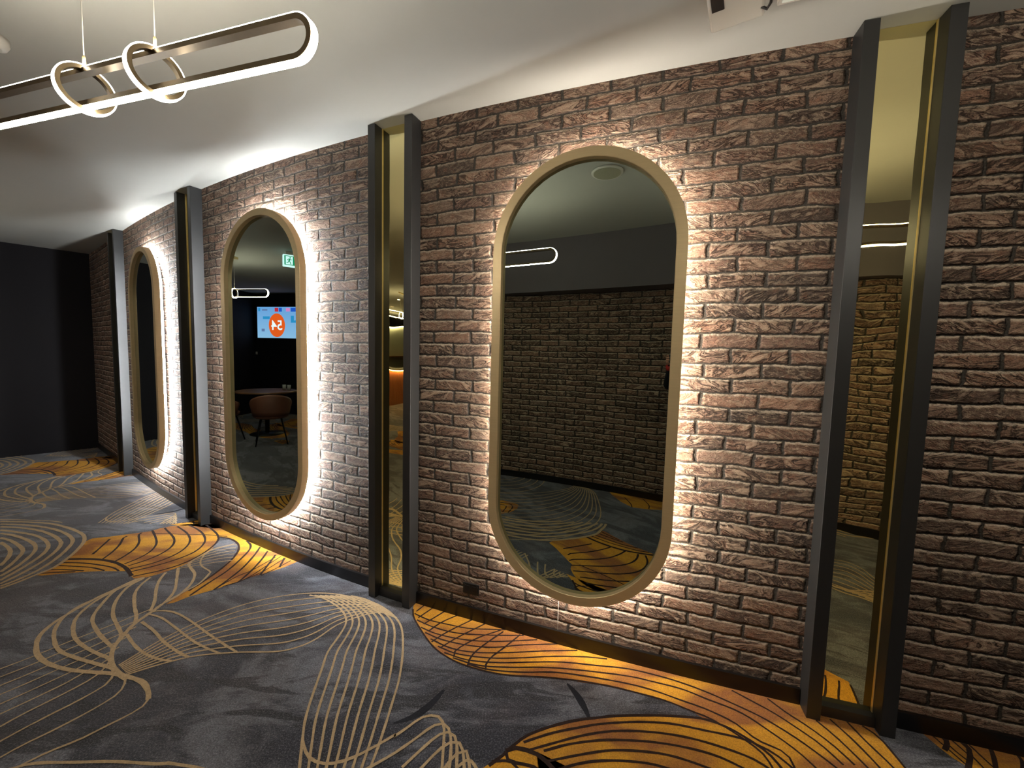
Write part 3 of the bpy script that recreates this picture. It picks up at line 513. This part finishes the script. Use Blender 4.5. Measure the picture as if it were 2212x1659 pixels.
make_pendant((1.82, .37), 15, 'glowing loop pendant seen as two bright bars in the right gold strip')
make_pendant((-4.85, 2.43), 44, 'small looking loop pendant reflected in the middle mirror')
make_pendant((-6.55, -1.35), 117, 'loop pendant reflected in the narrow middle gold strip')

# ------------------------------------------------------------------ ceiling fittings
def disc_fitting(name, x, y, r, label, cat, matc):
    root = thing(name, label, cat, None, (x, y, H-.012))
    lathe('rim', [(r*.86, .0), (r*.97, .0), (r, .004), (r, .0115)], 'white', root)
    lathe('grille', [(r*.85, -.002), (r*.85, .010)], matc, root)
    return root
disc_fitting('ceiling_speaker', -.10, 1.0, .105, 'round ceiling speaker reflected at the top of the largest mirror', 'speaker', 'grille')
sd = thing('smoke_detector', 'small white smoke detector cut by the left edge of the photo', 'smoke detector', None, (-2.15, 1.71, H-.045))
lathe('housing', [(.028, 0), (.042, .006), (.05, .022), (.05, .0445)], 'white', sd)
lathe('sensor_cap', [(.012, -.008), (.02, -.003), (.024, .002)], 'white', sd, 20)
# white surface box by the near column
bd = Vector((.131, -.079, 0)).normalized()
rb = thing('ceiling_projector', 'white plastic housing on the ceiling at the top edge, above the largest mirror', 'ceiling unit', None, (.69, 1.535, 2.635), bd)
box('housing', 0, .165, -.33, 0, 0, .0645, 'white', rb, .008)
o = lathe('lens_ring', [(.040, 0), (.046, -.004), (.050, 0)], 'white', rb); o.location = (.115, -.155, 0)
box('slot', .012, .05, -.19, -.10, -.003, .006, 'black_plastic', rb, .001)
tube('cable', [(.155, -.045, .003), (.172, -.035, -.004), (.182, -.06, -.006), (.186, -.12, -.006), (.18, -.20, -.004)], .0045, 'black_plastic', rb, 8)
lp = thing('ceiling_light_panel', 'pale panel on the ceiling next to the white housing, cut by the top edge', 'ceiling panel', None, (.853, 1.44, 2.655), (.93, -.36, 0))
box('body', .01, .42, -.25, 0, 0, .0445, 'white', lp, .004)
M['panel'] = mat_emit('dim_panel_diffuser', (1, .93, .72, 1), .42)
box('diffuser', .022, .408, -.238, -.012, -.004, .0005, 'panel', lp, .002)
# motion sensor in the corner
ps = thing('motion_sensor', 'small white motion sensor high in the dark far corner', 'sensor', None, tuple((CORNER+DW*.16).to_3d()+Vector((0, 0, 2.54))), DW.to_3d())
o = box('housing', -.032, .032, .0015, .045, -.06, .06, 'white', ps, .008)
o = box('lens', -.022, .022, .043, .052, -.045, .0, 'white', ps, .006)

# ------------------------------------------------------------------ socket and cable on the wall
c, t, nn = frame_at(-.195)
so = thing('power_socket', 'black double power socket low on the brick wall, below the largest mirror', 'socket', None, c+nn*.0008+Vector((0, 0, .172)), t)
box('plate', -.049, .049, -.008, -.0005, -.031, .031, 'black_plastic', so, .003)
for sx in (-.022, .022): box('socket_face', sx-.016, sx+.016, -.0105, -.008, -.016, .018, 'baseboard', so, .002)
for sx in (-.038, .038): box('switch', sx-.004, sx+.004, -.012, -.008, .014, .024, 'black_plastic', so, .001)
c, t, nn = frame_at(.264)
cb = tube('power_cable', [c+nn*.0035+Vector((0, 0, z)) for z in (.071, .12, .18, .24, .30)], .0016, 'white', None, 6)
tag(cb, 'thin pale cable running down the bricks from below the largest mirror', 'cable')

# ------------------------------------------------------------------ television
TVC = TV0+TVD*.775
tv = thing('television', 'wall television showing 54 in an orange disc, reflected in the middle mirror', 'television', None, (TVC.x, TVC.y, 2.05), TVD.to_3d())
# local +y points away from the wall normal? room side of this wall is +y
tw, thh = .53, .345
box('bezel', -tw-.012, tw+.012, .03, .068, -thh-.014, thh+.014, 'black_plastic', tv, .004)
box('wall_bracket', -.12, .12, .0, .03, -.1, .1, 'black_plastic', tv)
M['scr'] = None
N = NT('screen_blue'); tc = N.n('ShaderNodeTexCoord').outputs['Object']; sx = N.n('ShaderNodeSeparateXYZ'); N.l(tc, sx.inputs[0])
e = N.n('ShaderNodeEmission'); N.l(N.mix(N.mapr(sx.outputs[2], -.35, .35), srgb(150, 196, 246), srgb(112, 168, 240)), e.inputs[0]); e.inputs[1].default_value = 1.5; N.l(e.outputs[0], N.out.inputs[0]); M['scr'] = N.m
def em(k, c, s=2.0): M[k] = mat_emit('screen_'+k, srgb(*c), s)
em('orange', (216, 84, 30)); em('scr_white', (225, 235, 250)); em('navy', (30, 80, 190)); em('pink', (200, 120, 190)); em('red', (180, 40, 60)); em('teal', (40, 130, 190)); em('grey', (90, 110, 160))
box('screen', -tw, tw, .066, .0700, -thh, thh, 'scr', tv)
def flat(name, pts, y, mat, parent, th=.0006):
    """pts (x,z) flat graphic facing +y"""
    m = len(pts); V = [(x, y, z) for x, z in pts]+[(x, y-th, z) for x, z in pts]
    Fc = [tuple(range(m)), tuple(range(m, 2*m))[::-1]]+[(k, (k+1) % m, m+(k+1) % m, m+k) for k in range(m)]
    o = pyobj(name, V, Fc, mat, parent)
    bm = bmesh.new(); bm.from_mesh(o.data); bmesh.ops.recalc_face_normals(bm, faces=bm.faces); bm.to_mesh(o.data); bm.free(); return o
def rect(x0, x1, z0, z1): return [(x0, z0), (x1, z0), (x1, z1), (x0, z1)]
flat('disc', [(-.02+.20*math.cos(a)*1.05, -.06+.262*math.sin(a)) for a in [2*math.pi*k/48 for k in range(48)]], .0712, 'orange', tv)
def digits(text, size, loc, mat, parent, name, X=1):
    cu = bpy.data.curves.new(name, 'FONT'); cu.body = text; cu.size = size; cu.extrude = .0004; cu.offset = size*.012; cu.align_x = 'CENTER'; cu.align_y = 'CENTER'
    tmp = bpy.data.objects.new('tmp', cu); COL.objects.link(tmp)
    dg = bpy.context.evaluated_depsgraph_get(); me = bpy.data.meshes.new_from_object(tmp.evaluated_get(dg)); bpy.data.objects.remove(tmp)
    # font plane xy -> facing +y, reading from the +y side (x mirrored)
    for v in me.vertices: x, y, z = v.co; v.co = (-x*X, z, y)
    me.flip_normals()
    o = link(me, name, mat, parent); o.location = loc; return o
digits('54', .30, (-.02, .0722, -.07), 'scr_white', tv, 'number', 1)
for nm, (a, b, c_, d), mt in (('tile', (.34, .50, .24, .325), 'navy'), ('tile', (.22, .32, .245, .32), 'pink'), ('tile', (.035, .115, .24, .325), 'navy'), ('tile', (-.07, .025, .24, .325), 'red'),
        ('tile', (-.40, -.26, .262, .295), 'grey'), ('tile', (-.50, -.45, .25, .32), 'teal'), ('tile', (-.38, -.20, .075, .135), 'teal'), ('tile', (.34, .42, .0, .15), 'teal'), ('tile', (.42, .50, .0, .05), 'teal'), ('tile', (-.42, -.34, -.20, -.14), 'grey')):
    flat(nm, rect(a, b, c_, d), .0709, mt, tv)

# ------------------------------------------------------------------ exit sign
M['green'] = mat_emit('exit_green', srgb(20, 140, 96), 1.6); M['exit_white'] = mat_emit('exit_white', srgb(205, 240, 246), 1.9)
ex = thing('exit_sign', 'green running man exit sign under the ceiling, reflected in the middle mirror', 'exit sign', None, (-4.37, 2.11, 2.585), (0, -1, 0))
box('light_box', -.20, .20, -.03, .03, -.075, .072, 'exit_white', ex, .006)
box('mounting_base', -.17, .17, -.025, .025, .073, .1145, 'white', ex, .004)
flat('green_face', rect(-.185, .185, -.058, .058), .0312, 'green', ex)
flat('door', rect(-.170, -.090, -.05, .05), .0318, 'exit_white', ex)
def limb(pts, wd, y, par, nm):
    P = [Vector(p) for p in pts]; L, R_ = [], []
    for i, p in enumerate(P):
        tt = (P[min(i+1, len(P)-1)]-P[max(i-1, 0)]).normalized(); q = Vector((-tt.y, tt.x))*wd/2; L.append(tuple(p+q)); R_.append(tuple(p-q))
    return flat(nm, L+R_[::-1], y, 'green', par)
flat('man_head', [(-.119+.008*math.cos(a), .034+.008*math.sin(a)) for a in [2*math.pi*k/16 for k in range(16)]], .0324, 'green', ex)
limb([(-0.125, .022), (-0.133, -.004)], .018, .0324, ex, 'man_body')
limb([(-0.133, -.004), (-0.119, -.022), (-0.113, -.044)], .009, .0327, ex, 'man_leg')
limb([(-0.133, -.004), (-0.143, -.024), (-0.161, -.028)], .009, .0330, ex, 'man_leg')
limb([(-0.125, .020), (-0.111, .008), (-0.099, .012)], .006, .0333, ex, 'man_arm')
limb([(-0.127, .020), (-0.145, .014), (-0.153, .0)], .006, .0336, ex, 'man_arm')
flat('arrow', [(-.07, -.013), (-.07, .013), (-.01, .013), (-.01, .034), (.025, 0), (-.01, -.034), (-.01, -.013)], .0318, 'exit_white', ex)

# ------------------------------------------------------------------ tables and tub chairs seen in the middle mirror
M['timber'] = mat_plain('brown_table_top', srgb(120, 86, 60), .35, 0, .5, 12, .0004, .3)
M['leather'] = mat_plain('brown_leather', srgb(120, 76, 56), .5, 0, .5, 60, .0008, .15)
M['dark_metal'] = mat_plain('dark_metal', srgb(30, 30, 30), .4, .6)
def make_chair(label, x, y, face):
    r = thing('tub_chair', label, 'chair', 'brown tub chairs around the dark table', (x, y, 0), (math.cos(face), math.sin(face), 0))
    lathe('seat', [(.20, .40), (.235, .42), (.24, .455), (.20, .475)], 'leather', r, 28)
    V = []; Fc = []; n = 25
    for k in range(n):
        a = math.radians(70+220*k/(n-1)); top = .60+.18*max(0, math.cos(math.radians((a*180/math.pi-180)*.75)))**1.2
        for rr, z in ((.245, .44), (.262, .52), (.285, top-.03), (.275, top), (.255, top-.005), (.24, .52), (.222, .46)):
            V.append((rr*math.cos(a), rr*math.sin(a), z))
    for k in range(n-1):
        for j in range(7): Fc.append((k*7+j, (k+1)*7+j, (k+1)*7+(j+1) % 7, k*7+(j+1) % 7))
    Fc += [tuple(range(7)), tuple((n-1)*7+j for j in range(7))[::-1]]
    pyobj('backrest', V, Fc, 'leather', r, True)
    for sx in (-1, 1):
        for sy in (-1, 1): tube('leg', [(sx*.13, sy*.13, .41), (sx*.21, sy*.21, .002)], [.014, .009], 'dark_metal', r, 8)
    return r
make_chair('brown tub chair turned away, nearest to the middle mirror in its reflection', -5.62, 2.36, math.radians(184))
make_chair('brown tub chair at the left edge of the middle mirror reflection', -6.15, 2.98, math.radians(235))
make_chair('brown tub chair at the right edge of the middle mirror reflection', -6.35, 1.55, math.radians(120))
tb = thing('round_table', 'round brown table standing among the tub chairs, reflected in the middle mirror', 'table', None, (-6.45, 2.35, 0))
lathe('tabletop', [(.40, .715), (.46, .722), (.46, .745), (.45, .75)], 'timber', tb, 40)
tube('pedestal', [(0, 0, .02), (0, 0, .716)], .035, 'dark_metal', tb)
lathe('base', [(.26, .001), (.26, .012), (.05, .03)], 'dark_metal', tb)
M['clear'] = mat_plain('clear_tumbler', srgb(150, 155, 155), .1, 0, .8)
for i, (dx, dy) in enumerate(((-.05, -.27), (.06, -.33))):
    g = lathe('tumbler', [(.026, 0), (.032, .09), (.029, .09), (.024, .008)], 'clear', None, 20); g.location = (-6.45+dx, 2.35+dy, .7505)
    tag(g, 'small tumbler on the round table, %s' % ('nearer the table centre' if i == 0 else 'nearer the table edge'), 'glass', 'tumblers on the round table')
wp = box('wall_plate', -.05, .05, .0015, .012, -.03, .03, 'white', None, .002)
q = TV0+TVD*.12; place(wp, (q.x, q.y, 1.36), TVD.to_3d()); tag(wp, 'small pale wall plate below the television', 'wall plate')

# ------------------------------------------------------------------ bar seen in the middle gold strip
M['slats'] = None
N = NT('warm_timber_slats'); tc = N.n('ShaderNodeTexCoord').outputs['Object']
wv = N.n('ShaderNodeTexWave', wave_type='BANDS', bands_direction='X'); N.l(tc, wv.inputs[0]); wv.inputs['Scale'].default_value = 9
N.bsdf(N.mix(N.noise(N.mapping(tc, (20, 20, 1)), 1.0, 3), srgb(150, 84, 46), srgb(206, 130, 78)), .5, 0, wv.outputs[1], 1.0, .02); M['slats'] = N.m
M['stone'] = mat_plain('pale_counter_stone', srgb(200, 190, 172), .25, 0, .5, 14, .0002, .1)
M['bar_led'] = mat_emit('amber_led_strip', (1, .62, .28, 1), 40)
BC = Vector((-8.45, -1.62)); BA = Vector((-.35, -.937, 0))
br = thing('bar_counter', 'timber fronted bar counter glowing under its top, reflected in the middle gold strip', 'bar counter', None, (BC.x, BC.y, 0), BA)
# local +y = towards the room
box('front_panel', -1.7, 1.7, -.12, 0, 0, 1.03, 'slats', br)
box('countertop', -1.75, 1.75, -.55, .13, 1.05, 1.10, 'stone', br, .006)
box('light_strip', -1.7, 1.7, .02, .045, 1.032, 1.0485, 'bar_led', br)
M['backbar'] = mat_plain('grey_green_panel', srgb(150, 154, 138), .5, 0, .5, 5, .0004, .1)
M['shelf_led'] = mat_emit('shelf_led_strip', (1, .9, .7, 1), 30)
bb = thing('back_bar', 'grey shelving unit behind the bar counter', 'shelving', None, (BC.x-1.6*.937, BC.y+1.6*.35, 0), BA)
box('back_panel', -1.7, 3.2, -.05, 0, 0, 2.3, 'backbar', bb)
box('light_strip', -1.6, 3.1, .02, .05, 2.262, 2.28, 'shelf_led', bb)  # unseen glowing strip, added to brighten the back panel
for z in (.95, 1.35): box('shelf', -1.6, 3.1, .0, .28, z, z+.03, 'timber', bb)
M['bottle'] = mat_plain('brown_bottle_glass', srgb(120, 96, 54), .12, 0, .8); 
B0 = None
nth = ['first', 'second', 'third', 'fourth', 'fifth', 'sixth', 'seventh', 'eighth', 'ninth', 'tenth']
for k in range(10):
    if B0 is None: B0 = lathe('bottle', [(.034, 0), (.036, .01), (.036, .18), (.014, .22), (.013, .28), (.016, .285)], 'bottle', None, 16); b = B0
    else: b = B0.copy(); COL.objects.link(b)
    u = -.9+k*.2; nrm = Vector((.937, -.35, 0)); b.location = bb.location+BA*u+nrm*.14+Vector((0, 0, 1.3805))
    tag(b, '%s brown bottle along the upper shelf behind the bar counter' % nth[k], 'bottle', 'bottles on the back bar shelf')
M['down'] = mat_emit('downlight_lens', (1, .86, .66, 1), 30)
for k, (x, y) in enumerate(((-8.9, -.9), (-9.2, -1.9), (-7.6, -1.3))):  # unseen ceiling lamps added to light the bar area
    d = thing('downlight', ['round downlight over the near end of the bar', 'round downlight over the middle of the bar', 'round downlight over the floor before the bar'][k], 'downlight', 'downlights by the bar', (x, y, H-.012))
    lathe('trim', [(.055, 0), (.065, 0), (.066, .0115)], 'white', d, 24)
    lathe('lens', [(.048, -.001), (.05, .006)], 'down', d, 24)

# ------------------------------------------------------------------ the photographer, a sliver of whom shows in the largest mirror
M['skin'] = mat_plain('skin', srgb(196, 148, 122), .5, 0, .4, 40, .0003, .06)
M['jacket'] = mat_plain('dark_jacket_cloth', srgb(30, 30, 34), .85, 0, .2, 120, .001, .2)
M['hair'] = mat_plain('dark_hair', srgb(40, 30, 24), .6, 0, .4, 120, .002, .4)
M['shoe'] = mat_plain('black_shoe_leather', srgb(18, 18, 18), .4)
M['red'] = mat_plain('red_cuff_cloth', srgb(170, 40, 34), .8)
def skin_mesh(name, chains, mat, parent, sub=2, root=0):
    """chains: list of polylines of (x, y, z, r); shared first points weld to one skeleton"""
    V, E_, Rr = [], [], []
    def vid(p):
        for i, q in enumerate(V):
            if (Vector(q)-Vector(p[:3])).length < 1e-5: return i
        V.append(tuple(p[:3])); Rr.append(p[3]); return len(V)-1
    for ch in chains:
        ids = [vid(p) for p in ch]; E_ += list(zip(ids, ids[1:]))
    me = bpy.data.meshes.new(name); me.from_pydata(V, E_, []); me.update(); o = link(me, name, mat, parent)
    o.modifiers.new('skin', 'SKIN').use_smooth_shade = True
    if not me.skin_vertices: me.attributes.new('skin', 'FLOAT', 'POINT')
    for i, sv in enumerate(me.skin_vertices[0].data): sv.radius = (Rr[i], Rr[i]); sv.use_root = (i == root)
    m = o.modifiers.new('sub', 'SUBSURF'); m.levels = m.render_levels = sub
    dg = bpy.context.evaluated_depsgraph_get(); nm = bpy.data.meshes.new_from_object(o.evaluated_get(dg))
    nm.materials.clear(); nm.materials.append(M[mat]); nm.polygons.foreach_set('use_smooth', [True]*len(nm.polygons))
    o.modifiers.clear(); o.data = nm; return o
pr = thing('person', 'person in dark jacket holding up a phone, barely reflected at right edge of largest mirror', 'person', None, (.13, -.30, 0))
# local frame: faces +y, metres above the floor
body = [(0, 0, .93, .125), (0, -.005, 1.05, .120), (0, -.01, 1.18, .135), (0, -.01, 1.32, .135), (0, 0, 1.42, .085), (0, .01, 1.49, .052), (0, .02, 1.56, .062)]
head = [(0, .02, 1.56, .062), (0, .022, 1.62, .080), (0, .018, 1.68, .088), (0, .012, 1.735, .070)]
legs = [[(0, 0, .93, .125), (s_*.09, 0, .86, .092), (s_*.10, .01, .48, .058), (s_*.105, -.01, .25, .055), (s_*.11, -.02, .075, .040), (s_*.115, .05, .045, .040), (s_*.12, .12, .035, .032)] for s_ in (-1, 1)]
arms = []
for s_, hx in ((-1, -.165), (1, .045)):
    arms.append([(0, -.01, 1.32, .135), (s_*.155, -.01, 1.375, .062), (s_*.235, .02, 1.20, .046), (s_*.20+hx*.15, .13, 1.22, .038), (hx, .235, 1.375, .027), (hx, .252, 1.405, .028)])
skin_mesh('body', [body, legs[0], legs[1], arms[0], arms[1]], 'jacket', pr)
hd = skin_mesh('head', [[(0, .012, 1.52, .050), (0, .02, 1.56, .060), (0, .022, 1.62, .080), (0, .018, 1.68, .088), (0, .012, 1.735, .070)],
    [(0, .022, 1.62, .080), (0, .105, 1.625, .014)], [(0, .018, 1.68, .088), (.082, .0, 1.645, .018)], [(0, .018, 1.68, .088), (-.082, .0, 1.645, .018)]], 'skin', pr)
def blob(name, c, r, mat, par, n=14):
    V = []; Fc = []
    for i in range(n+1):
        for k in range(2*n):
            a = math.pi*i/n; b_ = math.pi*k/n; V.append((c[0]+r[0]*math.sin(a)*math.cos(b_), c[1]+r[1]*math.sin(a)*math.sin(b_), c[2]+r[2]*math.cos(a)))
    for i in range(n):
        for k in range(2*n): Fc.append((i*2*n+k, (i+1)*2*n+k, (i+1)*2*n+(k+1) % (2*n), i*2*n+(k+1) % (2*n)))
    return pyobj(name, V, Fc, mat, par, True)
for s_ in (-1, 1): blob('eye', (s_*.032, .092, 1.662), (.013, .010, .010), 'white', hd)
blob('mouth', (0, .094, 1.585), (.024, .010, .007), 'red', hd)
blob('hair', (0, -.012, 1.705), (.094, .100, .086), 'hair', hd)
def hand(side, hx):
    """palm behind the phone end, four fingers curled over its front, thumb on the back"""
    wx, wy, wz = hx, .252, 1.405
    ch = [[(wx, wy, wz, .022), (wx+side*.004, wy+.006, wz+.035, .024), (wx+side*.002, wy+.004, wz+.075, .022)]]
    for k, (ln, r) in enumerate(((.030, .0075), (.036, .008), (.033, .008), (.026, .007))):
        z0_ = wz+.022+k*.019
        ch.append([(wx+side*.004, wy+.006, wz+.035, .024) if k < 2 else (wx+side*.002, wy+.004, wz+.075, .022),
                   (wx+side*.012, wy+.022, z0_, r+.001), (wx+side*.010, wy+.040, z0_+.002, r), (wx-side*(ln-.018), wy+.045, z0_+.003, r*.85)])
    ch.append([(wx+side*.004, wy+.006, wz+.035, .024), (wx-side*.018, wy+.004, wz+.052, .010), (wx-side*.036, wy+.010, wz+.060, .008)])
    hnd = skin_mesh('hand', ch, 'skin', pr, 2)
    tube('cuff', [(hx, .232, 1.370), (hx, .250, 1.400)], .033, 'red', pr, 16)
hand(-1, -.165); hand(1, .045)
ph = thing('phone', 'phone held up in both hands by the person in the dark jacket', 'phone', None, (.0, -.0125, 1.462))
box('body', -.028, .128, -.004, .004, -.036, .036, 'black_plastic', ph, .003)
